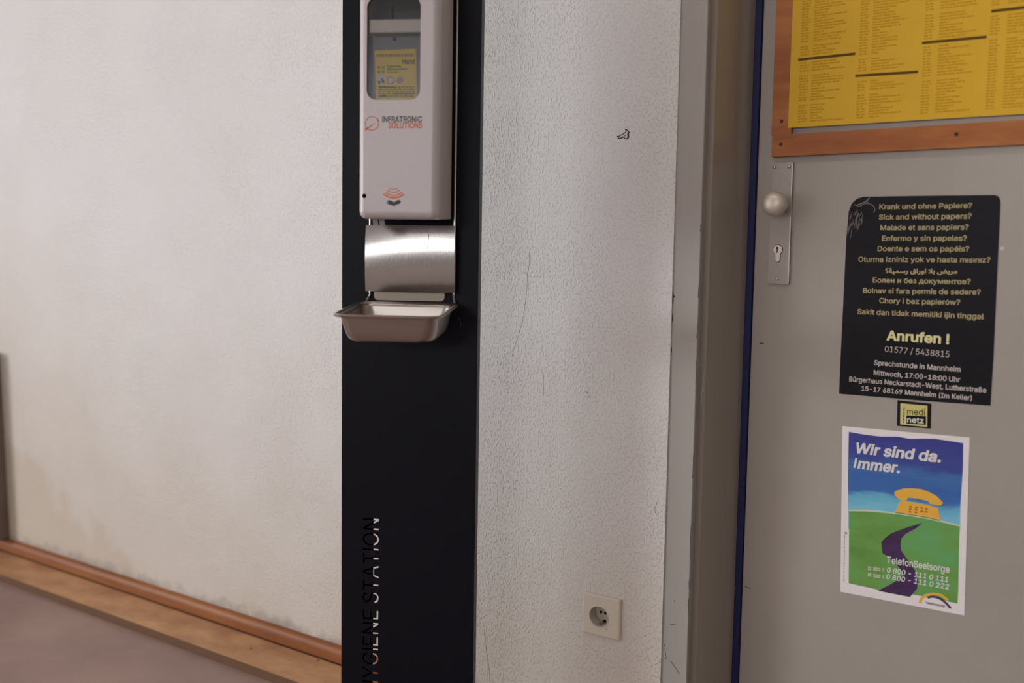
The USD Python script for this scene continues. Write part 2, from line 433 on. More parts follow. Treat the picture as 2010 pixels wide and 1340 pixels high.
flake = [(-0.8202, 1.1966), (-0.8189, 1.1949), (-0.817, 1.1923), (-0.8146, 1.1925), (-0.8109, 1.1931), (-0.8086, 1.1947), (-0.8057, 1.1928), (-0.8033, 1.1906), (-0.7982, 1.1916), (-0.7969, 1.1944), (-0.7977, 1.1986), (-0.7965, 1.2026), (-0.7986, 1.2048), (-0.802, 1.2075), (-0.8043, 1.2079), (-0.8028, 1.2062), (-0.803, 1.203), (-0.8074, 1.2004), (-0.8134, 1.1979), (-0.8185, 1.1957)]
fp = wall.part('paint_flake', plate(flake, 0.0005, 0.0011), 'flake_face', label='small blistered flake of paint')
edge = unary_union([LineString(flake + flake[:1]).buffer(0.0007), LineString([(-0.7988, 1.2022), (-0.7992, 1.1985), (-0.7985, 1.1925)]).buffer(0.0006), LineString([(-0.807, 1.196), (-0.804, 1.1968), (-0.8025, 1.194)]).buffer(0.0004)])
wall.part('flake_rim', plate(edge, 0.0005, 0.0015), 'flake_edge', parent=fp)

tag(usdkit.mesh(stage, '/World/floor', box(RX0, RX1, RY0, 0.25, -0.1, 0.0), MAT['linoleum']).GetPrim(), kind='structure')
tag(usdkit.mesh(stage, '/World/ceiling', box(RX0, RX1, RY0, 0.25, RZ1, RZ1 + 0.1), MAT['white_paint']).GetPrim(), kind='structure')
tag(usdkit.mesh(stage, '/World/wall_right', box(RX1, RX1 + 0.2, RY0, 0.25, 0, RZ1), MAT['dim_wall']).GetPrim(), kind='structure')


def wall_with_window(name, x0, x1, y0, y1, along, c, w, h, zc):
    a0, a1 = c - w / 2, c + w / 2
    z0, z1 = zc - h / 2, zc + h / 2
    lo, hi = (x0, x1) if along == 'x' else (y0, y1)
    mk = (lambda a, b, p, q: box(a, b, y0, y1, p, q)) if along == 'x' else (lambda a, b, p, q: box(x0, x1, a, b, p, q))
    m = trimesh.util.concatenate([mk(lo, a0, 0, RZ1), mk(a1, hi, 0, RZ1), mk(a0, a1, 0, z0), mk(a0, a1, z1, RZ1)])
    tag(usdkit.mesh(stage, '/World/' + name, m, MAT['white_paint']).GetPrim(), kind='structure')
    return a0, a1, z0, z1


wa = wall_with_window('wall_left', RX0 - 0.2, RX0, RY0, 0.25, 'y', -7.0, 3.2, 1.6, 1.6)
wb = wall_with_window('wall_front', RX0, RX1, RY0 - 0.2, RY0, 'x', 0.95, 2.6, 0.9, 1.92)
w1 = Thing('window_1', (RX0, -7.0, 0.8), kind='structure')
for y in (wa[0] + 0.03, -7.0, wa[1] - 0.03):
    w1.part('mullion', box(RX0 - 0.06, RX0 - 0.0, y - 0.03, y + 0.03, wa[2], wa[3]), 'window_frame_white')
for z in (wa[2] + 0.03, wa[3] - 0.03):
    w1.part('rail', box(RX0 - 0.06, RX0 - 0.0, wa[0], wa[1], z - 0.03, z + 0.03), 'window_frame_white')
w2 = Thing('window_2', (0.95, RY0, 1.47), kind='structure')
for x in (wb[0] + 0.03, wb[1] - 0.03):
    w2.part('mullion', box(x - 0.03, x + 0.03, RY0 - 0.06, RY0 - 0.0, wb[2], wb[3]), 'window_frame_white')
for z in (wb[2] + 0.03, wb[3] - 0.03):
    w2.part('rail', box(wb[0], wb[1], RY0 - 0.06, RY0 - 0.0, z - 0.03, z + 0.03), 'window_frame_white')


def ceiling_lamp(x, y, w, d, label, glow='lamp_glow'):
    t = Thing('ceiling_light', (x, y, RZ1), label=label, cat='ceiling light')
    t.part('housing', box(x - w / 2 - 0.02, x + w / 2 + 0.02, y - d / 2 - 0.02, y + d / 2 + 0.02, RZ1 - 0.06, RZ1, 0.005), 'white_paint')
    t.part('diffuser', box(x - w / 2, x + w / 2, y - d / 2, y + d / 2, RZ1 - 0.075, RZ1 - 0.061), glow)


ceiling_lamp(-2.2, -1.5, 1.5, 0.3, 'long ceiling light above the bare stretch of plastered wall')
ceiling_lamp(-0.7, -1.5, 1.5, 0.3, 'long ceiling light in front of the door', 'lamp_glow_weak')

# skirting: a moulding on a board that lies along the floor
sk = Thing('baseboard_back', (RX0, 0, 0), kind='structure')
mould = [(0, 0.021), (-0.015, 0.021), (-0.015, 0.0385), (-0.0142, 0.0445), (-0.012, 0.0505), (-0.0085, 0.0555), (-0.004, 0.0580), (0, 0.0585)]
sk.part('moulding', prism_x(mould, RX0, DW['x0']), 'varnished_pine', smooth=40)
sk.part('floor_board', prism_x([(0, 0), (-0.14, 0), (-0.14, 0.0203), (-0.1393, 0.021), (0, 0.021)], RX0, DW['x0']), 'worn_board', smooth=40)
sk.part('board_edge_strip', prism_x([(-0.1395, 0), (-0.1415, 0), (-0.1415, 0.0206), (-0.1400, 0.0209)], RX0, DW['x0']), 'board_edge')
sk.part('joint_grime', prism_x([(-0.0135, 0.0205), (-0.0215, 0.0205), (-0.0215, 0.0216), (-0.0135, 0.0216)], RX0, DW['x0']), 'grime')
for x, y, r in ((-1.56, -0.030, 0.003), (-1.74, -0.075, 0.0028)):
    m = trimesh.creation.cylinder(r, 0.0012, sections=12)
    m.apply_transform(np.diag([1.8, 0.8, 1, 1]))
    m.apply_translation((x, y, 0.0212))
    sk.part('knot', m, 'board_edge')

# doorway: lining, seal, leaf with lock plate
door = Thing('door_1', (-0.142, 0.12, 0), kind='structure')
LIN = [(-0.702, 0.16), (-0.702, 0.003), (-0.6530, 0.003), (-0.6518, 0.0042), (-0.6518, 0.0205), (-0.6410, 0.0205), (-0.6400, 0.0212), (-0.6065, 0.106), (-0.6065, 0.16)]
mir = [(-0.284 - x, y) for x, y in LIN][::-1]
fr = door.part('frame_face', prism_z([(-0.702, 0.02), (-0.702, 0.003), (-0.6530, 0.003), (-0.6518, 0.0042), (-0.6518, 0.02)], 0, DW['z1']), 'frame_paint')
door.part('frame_face', prism_z([(-0.284 - x, y) for x, y in [(-0.6518, 0.02), (-0.6518, 0.0042), (-0.6530, 0.003), (-0.702, 0.003), (-0.702, 0.02)]], 0, DW['z1']), 'frame_paint')
door.part('jamb', prism_z([(-0.702, 0.2), (-0.702, 0.02), (-0.6400, 0.0205), (-0.6065, 0.106), (-0.6065, 0.2)], 0, DW['z1']), 'jamb_paint')
door.part('jamb', prism_z([(-0.284 - x, y) for x, y in [(-0.6065, 0.2), (-0.6065, 0.106), (-0.6400, 0.0205), (-0.702, 0.02), (-0.702, 0.2)]], 0, DW['z1']), 'jamb_paint')
door.part('jamb_bead', prism_z([(-0.6518, 0.0205), (-0.6518, 0.0195), (-0.6405, 0.0195), (-0.6400, 0.0215)], 0, DW['z1']), 'bead_paint')
door.part('head', box(-0.6065, 0.3225, 0.003, 0.2, 2.03, DW['z1']), 'frame_paint')
door.part('blue_seal', box(-0.6065, -0.5948, 0.1135, 0.158, 0.0, 2.03), 'blue_seal', label='dark blue strip between jamb and door leaf')
leaf = door.part('door_leaf', box(-0.5940, 0.3215, 0.12, 0.16, 0.006, 2.026, 0.0012), 'door_paint')
# long lock plate, knob, cylinder
lp = [(-0.5659, 0.9305), (-0.5268, 0.9295), (-0.5275, 1.1472), (-0.5657, 1.1472)]
lk = door.part('lock_plate', plate(Polygon(lp).buffer(-0.003).buffer(0.003, quad_segs=6), 0.1205, 0.0055), 'lock_metal')
door.part('bright_edge', plate([(-0.5290, 0.934), (-0.5275, 0.934), (-0.5281, 1.144), (-0.5296, 1.144)], 0.116, 0.0013), 'lock_bright', parent=lk)
kx, kz = -0.5467, 1.0715
door.part('knob', lathe_y([(0.0, 0.116), (0.0135, 0.116), (0.013, 0.109), (0.0095, 0.104), (0.0095, 0.098), (0.014, 0.094), (0.0195, 0.089), (0.0222, 0.0825), (0.0215, 0.075), (0.0175, 0.0685), (0.010, 0.0655), (0.0, 0.065)], kx, kz), 'knob_metal', parent=lk, smooth=60)
cyl = unary_union([disc(-0.5488, 0.9916, 0.0082), Polygon([(-0.5525, 0.9916), (-0.5445, 0.9916), (-0.5445, 0.9730), (-0.5525, 0.9730)]), disc(-0.5485, 0.9735, 0.0040)])
ck = door.part('key_cylinder', plate(cyl, 0.1155, 0.0025), 'knob_metal', parent=lk)
door.part('keyhole', plate(unary_union([disc(-0.5497, 0.9945, 0.0022), Polygon([(-0.5506, 0.9945), (-0.5488, 0.9945), (-0.5488, 0.986), (-0.5506, 0.986)])]), 0.1135, 0.0008), 'keyhole', parent=lk)
door.part('cylinder_shadow_gap', plate(cyl.buffer(0.0009).difference(cyl), 0.1155, 0.0007), 'keyhole', parent=lk)
for x, z in ((-0.5611, 1.1393), (-0.5346, 1.1391), (-0.5486, 0.939)):
    door.part('screw', lathe_y([(0, 0.1165), (0.0032, 0.1165), (0.0030, 0.1145), (0.0018, 0.1135), (0, 0.1133)], x, z, 16), 'lock_bright', parent=lk, smooth=60)
# paint chips and scuffs on the frame
def chip(name, pts, w, m, y=0.0032):
    g = stroke(pts, w) if len(pts) < 4 else Polygon(pts)
    door.part(name, plate(g, y, 0.0006), m)


chip('paint_chip', [(-0.7018, 0.914), (-0.7000, 0.9065), (-0.6965, 0.9045), (-0.7000, 0.9020), (-0.7002, 0.893), (-0.7018, 0.888)], 0, 'rust')
chip('paint_chip', [(-0.7018, 0.874), (-0.7006, 0.868), (-0.7004, 0.860), (-0.7018, 0.856)], 0, 'rust')
chip('paint_chip', [(-0.7018, 0.815), (-0.7004, 0.811), (-0.7003, 0.803), (-0.7018, 0.799)], 0, 'rust')
chip('paint_chip', [(-0.6973, 0.2562), (-0.6969, 0.2555)], 0.0018, 'rust')
for a, b, c, d, w in ((-0.6962, 0.2495, -0.6957, 0.2465, 0.0011), (-0.6950, 0.2425, -0.6943, 0.2380, 0.0011), (-0.6938, 0.2360, -0.6930, 0.2310, 0.0007)):
    chip('scuff', [(a, b), (c, d)], w, 'scuff_dark')
chip('scuff', [(-0.684, 0.229), (-0.674, 0.219), (-0.666, 0.210)], 0.0016, 'smear')
chip('scuff', [(-0.686, 0.2985), (-0.676, 0.3000)], 0.0009, 'scuff_dark')
chip('scuff', [(-0.6805, 0.3445), (-0.6795, 0.3430)], 0.0012, 'rust')
rng = np.random.default_rng(8)
z = 0.02
while z < 1.1:                                          # chipped arris of the frame
    L = rng.uniform(0.012, 0.06)
    if rng.random() < 0.55:
        dz = np.linspace(z, z + L, 7)
        xs = -0.6524 - rng.uniform(0.0002, 0.0012, 7)
        chip('paint_chip', [(-0.6523, dz[0])] + list(zip(xs, dz)) + [(-0.6523, dz[-1])], 0, 'scuff_dark')
    z += L + rng.uniform(0.01, 0.05)
door.part('scratch', plate(stroke([(-0.6445, 0.765), (-0.6465, 0.735), (-0.6475, 0.712)], 0.0007), 0.0198, 0.0006), 'scuff_light')
door.part('scratch', plate(stroke([(-0.577, 0.820), (-0.571, 0.8195)], 0.0020), 0.1202, 0.0006), 'scuff_dark', parent=leaf)
door.part('scratch', plate(stroke([(-0.590, 0.3580), (-0.578, 0.3565)], 0.0008), 0.1202, 0.0006), 'scuff_dark', parent=leaf)

door.part('paint_speck', plate(ring(-0.187, 0.9952, 0.0026, 0.0012), 0.1201, 0.0006), 'print_white', parent=leaf)

# wall socket
sx0, sx1, sz0, sz1 = -0.8660, -0.7855, 0.2450, 0.3260
sc, sz = (sx0 + sx1) / 2 - 0.0045, (sz0 + sz1) / 2 - 0.001
so = Thing('wall_socket', (sc, 0, sz), label='square white power socket low on the wall beside the door frame', cat='socket')
cover = rbox(sx0, sx1, -0.0085, 0.010, sz0, sz1, 0.0042, 24)
well = man(cyl_y(sc, sz, 0.0200, -0.02, 0.02, 48))
cover = (cover ^ man(box(-2, 0, -1, 0.0003, 0, 2))) - well
so.part('cover_plate', cover, 'socket_plastic')
so.part('rim', lathe_y([(0.0200, -0.004), (0.0200, -0.0092), (0.0206, -0.0099), (0.0214, -0.0097), (0.0218, -0.0080), (0.0218, -0.004)], sc, sz, 48), 'socket_plastic', smooth=50)
ins = so.part('insert', lathe_y([(0.0200, -0.0085), (0.0196, -0.0085), (0.0190, 0.016), (0.0, 0.016), (0, 0.018), (0.02, 0.018)], sc, sz, 48), 'socket_inner')
for dx_, dz_ in ((-0.8383, 0.2845), (-0.8288, 0.2841)):
    so.part('pin_hole', cyl_y(dx_, dz_, 0.0027, 0.0152, 0.0162, 20), 'black_hole', parent=ins)
so.part('screw_hole', cyl_y(-0.8300, 0.2680, 0.0032, 0.0152, 0.0162, 20), 'black_hole', parent=ins)
for s in (-1, 1):
    so.part('earth_contact', box(sc - 0.003 + s * 0.0016, sc + 0.003 + s * 0.0016, -0.004, 0.0150, sz + s * 0.0178 - 0.0012, sz + s * 0.0178 + 0.0012), 'contact_metal', parent=ins)
so.part('speck', cyl_y(-0.8135, 0.2634, 0.0010, -0.0088, -0.0080, 12), 'scuff_dark')
so.part('plate_gap', plate([(sx1 - 0.012, sz1 - 0.0002), (sx1 + 0.0006, sz1 - 0.0020), (sx1 + 0.0006, sz1 - 0.009), (sx1 - 0.0002, sz1 - 0.009), (sx1 - 0.001, sz1 - 0.0035)], 0.0003, 0.0018), 'crack')

# low panel whose end shows at the left edge of the view
bn = Thing('wainscot_panel', (-4.0, -0.027, 0.0585), label='low grey-brown painted panel on the wall above the skirting, cut by the left edge', cat='panel')
pr = Polygon([(-5.20, 0.0590), (-2.962, 0.0590), (-2.990, 0.640), (-5.20, 0.640)])
bn.part('board', plate(pr.buffer(-0.004).buffer(0.004, quad_segs=4), -0.0005, 0.053), 'bench_paint')
bn.part('top_rail', box(-5.20, -2.993, -0.058, -0.0005, 0.640, 0.656, 0.003), 'bench_paint')

# ------------------------------------------------------------------ the column with the dispenser
COL = (math.radians(26.5), np.array((-1.0929, -0.2670, 0.0)))


def col_thing(name, base, label, cat):
    return Thing(name, base, COL, label, cat)


co = col_thing('sanitizer_column', (0, 0, 0), 'tall black sheet-metal column with cut-out lettering', 'column')
tm = block_text('HYGIENE STATION')
v = np.array(tm.vertices)
xa, xb = v[:, 0].min(), v[:, 0].max()
zz = 0.1560 + (v[:, 0] - xa) / (xb - xa) * (0.4865 - 0.1560)
xx = -0.0545 - v[:, 1] * 0.0300
cut = trimesh.Trimesh(np.c_[xx, v[:, 2] * 0.02 - 0.01, zz], tm.faces, process=True)
if cut.volume < 0:
    cut.invert()
panel = man(box(-0.125, 0.125, 0.0, 0.002, 0.006, 1.70, 0.0006))
tool = manifold3d.Manifold()
for piece in cut.split(only_watertight=False):
    tool = tool + man(piece)
panel = panel - tool
co.part('front_panel', panel, 'powder_coat', smooth=False)
for s in (-1, 1):
    co.part('side_flange', box(s * 0.1241 - 0.0009, s * 0.1241 + 0.0009, 0.0021, 0.0300, 0.006, 1.70), 'powder_coat')
    x0, x1 = sorted((s * 0.125, s * 0.0728))
    co.part('return_lip', box(x0, x1, 0.0301, 0.0318, 0.006, 1.70), 'powder_coat')
co.part('scuff', plate(stroke([(0.0900, 0.8617), (0.0935, 0.8540), (0.0950, 0.8454)], 0.0012), 0.0001, 0.0003), 'scuff_blue')
co.part('base_plate', box(-0.15, 0.15, -0.17, 0.06, 0.0, 0.0058, 0.001), 'powder_coat')
co.part('top_cap', box(-0.125, 0.125, 0.0, 0.0318, 1.7002, 1.702), 'powder_coat')

# dispenser: hollow cover with a window, on a back plate
di = col_thing('soap_dispenser', (0.009, -0.005, 1.03), 'white touchless sanitizer dispenser with viewing window, hung on the black column', 'dispenser')
DX0, DX1, DYF, DZ0, DZ1 = -0.0590, 0.0768, -0.1250, 1.0290, 1.4600


def shell(x0, x1, yf, yb, z0, z1, r, drop=0.0):
    b = manifold3d.Manifold.sphere(r, 36)
    s = manifold3d.Manifold.sphere(0.0025, 12)
    pts = [b.translate((x, yf + r, z)) for x in (x0 + r, x1 - r) for z in (z0 + r - drop, z1 - r)]
    pts += [s.translate((x, yb - 0.0025, z)) for x in (x0 + 0.0025, x1 - 0.0025) for z in (z0 + 0.008, z1 - 0.0025)]
    return manifold3d.Manifold.batch_hull(pts)


outer = shell(DX0, DX1, DYF, -0.010, DZ0, DZ1, 0.0125)
inner = shell(DX0 + 0.003, DX1 - 0.003, DYF + 0.003, 0.02, DZ0 + 0.003, DZ1 - 0.003, 0.0100)
win = man(plate(rounded(-0.0448, 0.0449, 1.2225, 1.3875, 0.0165), -0.05, 0.2))
lock_hole = man(cyl_y(-0.0484, 1.0662, 0.0039, -0.2, -0.06, 24))
cover = (outer - inner) - win - lock_hole
cv = di.part('cover', cover, 'dispenser_white', smooth=28)
di.part('lock', cyl_y(-0.0484, 1.0662, 0.0041, -0.1215, -0.117, 24), 'black_hole', parent=cv, label='round black key lock')
di.part('window_pane', plate(rounded(-0.0462, 0.0463, 1.2211, 1.3889, 0.0175), -0.1195, 0.0015), 'clear_pane', parent=cv)
di.part('back_plate', box(DX0 + 0.004, DX1 - 0.004, -0.0135, -0.0115, DZ0 + 0.010, DZ1 - 0.006), 'cavity')
di.part('back_shell', box(-0.050, 0.070, -0.055, -0.0137, 1.3390, 1.452, 0.002), 'cavity')
di.part('slot', plate(rounded(-0.0222, -0.0176, 1.3665, 1.3900, 0.001), -0.0549, 0.0008), 'black_hole')
di.part('dispensing_lever', rbox(-0.0440, 0.0700, -0.1150, -0.056, 1.3330, 1.3545, 0.002, 12), 'lever_white', label='cream white pump lever')
di.part('floor_tray', box(DX0 + 0.005, DX1 - 0.005, -0.112, -0.0140, DZ0 + 0.0060, DZ0 + 0.0085), 'cavity')
# print on the cover
YF = DYF + 0.00005


def on_cover(name, poly, m, label=None):
    di.part(name, plate(poly, YF, 0.0003), m, parent=cv, label=label)


circ = unary_union([ring(-0.0356, 1.1846, 0.0116, 0.0010), Polygon([(-0.0275, 1.1905), (-0.0258, 1.1922), (-0.0241, 1.1895), (-0.0246, 1.1865)]).buffer(0.0003),
                    Polygon([(-0.0470, 1.1752), (-0.0420, 1.1765), (-0.0308, 1.1848), (-0.0318, 1.1846), (-0.0430, 1.1772)]).buffer(0.0002), Polygon([(-0.0473, 1.1733), (-0.0432, 1.1747), (-0.0464, 1.1775)]).buffer(0.0003)])
on_cover('logo_ring', circ, 'logo_orange', 'orange ring emblem')
di.part('text_line', lettering('INFRATRONIC', (-0.0182, 1.1868), (0.0485, 1.1868), 0.0090, YF, mesh=block_text('INFRATRONIC', bold=True)), 'logo_grey', parent=cv, label='grey lettering INFRATRONIC')
di.part('text_line', lettering('SOLUTIONS', (-0.0078, 1.1770), (0.0485, 1.1770), 0.0088, YF, mesh=block_text('SOLUTIONS', bold=True)), 'logo_orange', parent=cv, label='orange lettering SOLUTIONS')


def smile(x0, x1, z, sag, w):
    t = np.linspace(-1, 1, 15)
    c, h = (x0 + x1) / 2, (x1 - x0) / 2
    return LineString([(c + h * a, z - sag * (1 - a * a)) for a in t]).buffer(w / 2)


on_cover('sensor_glow', unary_union([Polygon([(p[0], p[1]) for p in list(smile(-0.0119, 0.0150, 1.0722, 0.0052, 0.0002).exterior.coords)]), Polygon(
    [(-0.0119 + 0.0269 * t, 1.0722 - 0.0052 * (1 - (2 * t - 1) ** 2)) for t in np.linspace(0, 1, 15)] + [(0.0187 - 0.0341 * t, 1.0690 - 0.0062 * (1 - (2 * t - 1) ** 2)) for t in np.linspace(0, 1, 15)])]), 'logo_peach')
for x0, x1, z, sag, w in ((-0.0058, 0.0089, 1.0796, 0.0022, 0.0008), (-0.0086, 0.0117, 1.0760, 0.0036, 0.0010), (-0.0119, 0.0150, 1.0725, 0.0050, 0.0012), (-0.0154, 0.0187, 1.0693, 0.0062, 0.0015)):
    di.part('sensor_arc', plate(smile(x0, x1, z, sag, w), YF, 0.0004), 'logo_orange', parent=cv)
hand = Polygon([(-0.0072, 1.0588), (-0.0045, 1.0592), (-0.0015, 1.0582), (0.0015, 1.0563), (0.0040, 1.0562), (0.0065, 1.0584), (0.0095, 1.0597), (0.0125, 1.0595), (0.0138, 1.0580), (0.0134, 1.0555), (0.0110, 1.0535), (0.0075, 1.0527), (0.0035, 1.0505), (0.0008, 1.0508), (-0.0030, 1.0520), (-0.0060, 1.0525), (-0.0074, 1.0535)])
cuff = Polygon([(-0.0096, 1.0592), (-0.0082, 1.0590), (-0.0086, 1.0560), (-0.0084, 1.0530), (-0.0098, 1.0528)])
on_cover('hand_symbol', unary_union([hand.buffer(0.0002), cuff]), 'logo_grey', 'dark grey open hand symbol')
# things under the cover
for x in (-0.0425, -0.0310):
    di.part('nozzle_tab', plate([(x, 1.0190), (x + 0.0090, 1.0190), (x + 0.0070, 1.0345), (x - 0.0020, 1.0345)], -0.088, 0.0015), 'dispenser_base')
di.part('indicator', box(0.0022, 0.0094, -0.1080, -0.100, DZ0 - 0.0006, DZ0 + 0.004), 'indicator', label='small dark green indicator')

# bottle with its label, inside the dispenser
bo = col_thing('disinfectant_bottle', (0.004, -0.065, 1.06), 'grey plastic bottle with a yellow printed label behind the dispenser window', 'bottle')
bo.part('body', rbox(-0.0430, 0.0480, -0.1075, -0.030, 1.050, 1.3318, 0.005, 28), 'bottle_plastic', smooth=40)
bo.part('eyelet', cyl_y(-0.0025, 1.3240, 0.0030, -0.1082, -0.1065, 20), 'black_hole')
YL = -0.1074
lb = bo.part('label_sheet', plate([(-0.0330, 1.2000), (0.0370, 1.2000), (0.0333, 1.3078), (-0.0364, 1.3062)], YL, 0.0006), 'label_yellow', label='yellow printed label')
YL2 = YL - 0.00055
bo.part('text_line', lettering('Hand', (0.0106, 1.2838), (0.0314, 1.2838), 0.0078, YL2, bold=True), 'print_black', parent=lb)
bo.part('text_line', lettering('Hygienische', (-0.0156, 1.2788), (0.0082, 1.2788), 0.0031, YL2, bold=True), 'print_black', parent=lb)
bo.part('text_line', lettering('Händedesinfektion', (-0.0156, 1.2742), (0.0203, 1.2742), 0.0031, YL2, bold=True), 'print_black', parent=lb)
bars = []
rng = np.random.default_rng(3)


def text_bars(x0, x1, z, h, y, dens=0.8, word=(0.003, 0.009), gap=0.0012):
    out, x = [], x0
    while x < x1 - 0.001:
        w = min(rng.uniform(*word), x1 - x)
        out.append(plate([(x, z), (x + w, z), (x + w, z + h), (x, z + h)], y, 0.0002))
        x += w + gap
    return out


for z, x1 in ((1.2695, 0.0048), (1.2454, 0.0320), (1.2418, 0.0310), (1.2382, 0.0324), (1.2346, 0.0324), (1.2307, 0.0300)):
    bars += text_bars(-0.0156 if z == 1.2695 else (-0.0290 if z < 1.27 else -0.0310), x1, z, 0.0019 if z < 1.28 else 0.0042, YL2)
bo.part('faded_title', text_bars(-0.0330, 0.0310, 1.2955, 0.0045, YL2), 'print_faint', parent=lb)
bo.part('small_print', bars, 'print_olive', parent=lb, kind='stuff')
bo.part('text_line', text_bars(-0.0290, -0.0020, 1.2456, 0.0021, YL2 - 0.0001) + text_bars(-0.0030, 0.0320, 1.2348, 0.0021, YL2 - 0.0001) + text_bars(-0.0290, -0.0160, 1.2309, 0.0021, YL2 - 0.0001), 'print_black', parent=lb)
bo.part('hazard_square', plate([(-0.0302, 1.2520), (-0.0190, 1.2520), (-0.0190, 1.2650), (-0.0302, 1.2650)], YL2, 0.0002), 'print_white', parent=lb)
bo.part('square_figure', [plate([(-0.0300, 1.2524), (-0.0262, 1.2524), (-0.0262, 1.2560), (-0.0300, 1.2568)], YL2 - 0.0002, 0.0002), plate([(-0.0246, 1.2600), (-0.0226, 1.2612), (-0.0194, 1.2556), (-0.0204, 1.2528), (-0.0236, 1.2540)], YL2 - 0.0002, 0.0002)], 'print_black', parent=lb)
bo.part('round_mark', plate(disc(-0.0086, 1.2573, 0.0056), YL2, 0.0002), 'print_white', parent=lb)
bo.part('round_mark_rim', plate(ring(-0.0086, 1.2573, 0.0064, 0.0011), YL2, 0.0003), 'logo_grey', parent=lb)
bo.part('round_mark', plate(disc(0.0071, 1.2572, 0.0060), YL2, 0.0002), 'print_pink', parent=lb)
bo.part('square_marks', [plate([(x, z), (x + 0.005, z), (x + 0.005, z + 0.005), (x, z + 0.005)], YL2, 0.0002) for x in (-0.0315, -0.0240) for z in (1.2690, 1.2760)], 'print_faint', parent=lb)

# wire tray holder with splash plate
ho = col_thing('tray_holder', (0.004, -0.012, 0.90), 'wire holder with a brushed steel splash plate under the dispenser', 'holder')
nx, nz = 40, 40
px = np.linspace(-0.0755, 0.0866, nx)
zt, zb = 1.0227, 0.9055
pz = np.linspace(zb, zt, nz)
grid = np.zeros((nx, nz, 3))
for i, x in enumerate(px):
    u = i / (nx - 1)
    off = 0.0
    tc = 0.64 + 0.30 * u - 0.17 * u * u                      # the sheet is slightly sprung
    for j, z in enumerate(pz):
        t = j / (nz - 1)
        th = math.radians(3.2 + 19.0 * (t - tc))
        if j:
            off += math.tan(th) * (pz[1] - pz[0])
        grid[i, j] = (x, -0.0205 + off, z)
dy = (grid[:, -1, 1].max() - grid[:, 0, 1].min())
Vp = np.concatenate([grid.reshape(-1, 3), grid.reshape(-1, 3) + (0, 0.0012, 0)])
Fp = []
N = nx * nz
for i in range(nx - 1):
    for j in range(nz - 1):
        a, b, c, d = i * nz + j, (i + 1) * nz + j, (i + 1) * nz + j + 1, i * nz + j + 1
        Fp += [(a, b, c), (a, c, d), (N + a, N + c, N + b), (N + a, N + d, N + c)]
rim_ids = [i * nz for i in range(nx)] + [(nx - 1) * nz + j for j in range(1, nz)] + [i * nz + nz - 1 for i in range(nx - 2, -1, -1)] + [j for j in range(nz - 2, 0, -1)]
for a, b in zip(rim_ids, rim_ids[1:] + rim_ids[:1]):
    Fp += [(a, N + a, N + b), (a, N + b, b)]
sp = ho.part('splash_plate', trimesh.Trimesh(Vp, np.array(Fp), process=False), 'brushed_steel', smooth=40)
line = LineString([(0.0345, 1.0119), (0.0385, 1.0108), (0.0400, 1.0060), (0.0394, 0.9940), (0.0388, 0.9824)]).buffer(0.0005)
sm = trimesh.creation.extrude_polygon(line, 0.0003, engine='earcut')
sv = sm.vertices
iu = np.clip((sv[:, 0] - px[0]) / (px[-1] - px[0]) * (nx - 1), 0, nx - 1).round().astype(int)
sy = np.array([np.interp(zv, pz, grid[i, :, 1]) for i, zv in zip(iu, sv[:, 1])])
ho.part('scratch', trimesh.Trimesh(np.c_[sv[:, 0], sy - 0.0003 - sv[:, 2] + 0.0003, sv[:, 1]], sm.faces, process=False), 'scratch_steel', parent=sp)
for s, x in ((0, -0.0720), (1, 0.0822)):
    dn = -1 if s == 0 else 1
    ho.part('wire', tube([(x, -0.0024, 1.45), (x, -0.0024, 1.2), (x, -0.0024, 0.93), (x, -0.0026, 0.905), (x + dn * -0.0002, -0.0045, 0.898), (x + dn * 0.0030, -0.0120, 0.8885), (x + dn * 0.0055, -0.0200, 0.8825)], 0.0022), 'wire_steel', smooth=60)
lo = [(-0.0788, -0.0200, 0.8823), (-0.0788, -0.10, 0.8758), (-0.0785, -0.165, 0.8700), (-0.0760, -0.176, 0.8690), (-0.0690, -0.1795, 0.8687), (0.0, -0.1797, 0.8687), (0.0740, -0.1795, 0.8687), (0.0835, -0.176, 0.8690), (0.0873, -0.165, 0.8700), (0.0878, -0.10, 0.8758), (0.0878, -0.0200, 0.8823)]
ho.part('bracket_lip', plate(rounded(-0.0646, 0.0647, 0.8890, 0.9600, 0.0075), -0.0003, 0.0022), 'lip_steel')

# steel drip tray, drooping a little to the front
tr = col_thing('drip_tray', (0.004, -0.105, 0.83), 'small stainless steel drip tray hanging in the wire holder', 'tray')
cx_, cy_ = 0.0048, -0.1035


def rr(hw, hd, r, z, n=8):
    out = []
    for sx_, sy_, a0 in ((1, 1, 0), (-1, 1, 90), (-1, -1, 180), (1, -1, 270)):
        for a in np.linspace(a0, a0 + 90, n):
            out.append((cx_ + sx_ * (hw - r) + r * math.cos(math.radians(a)), cy_ + sy_ * (hd - r) + r * math.sin(math.radians(a)), z))
    return out


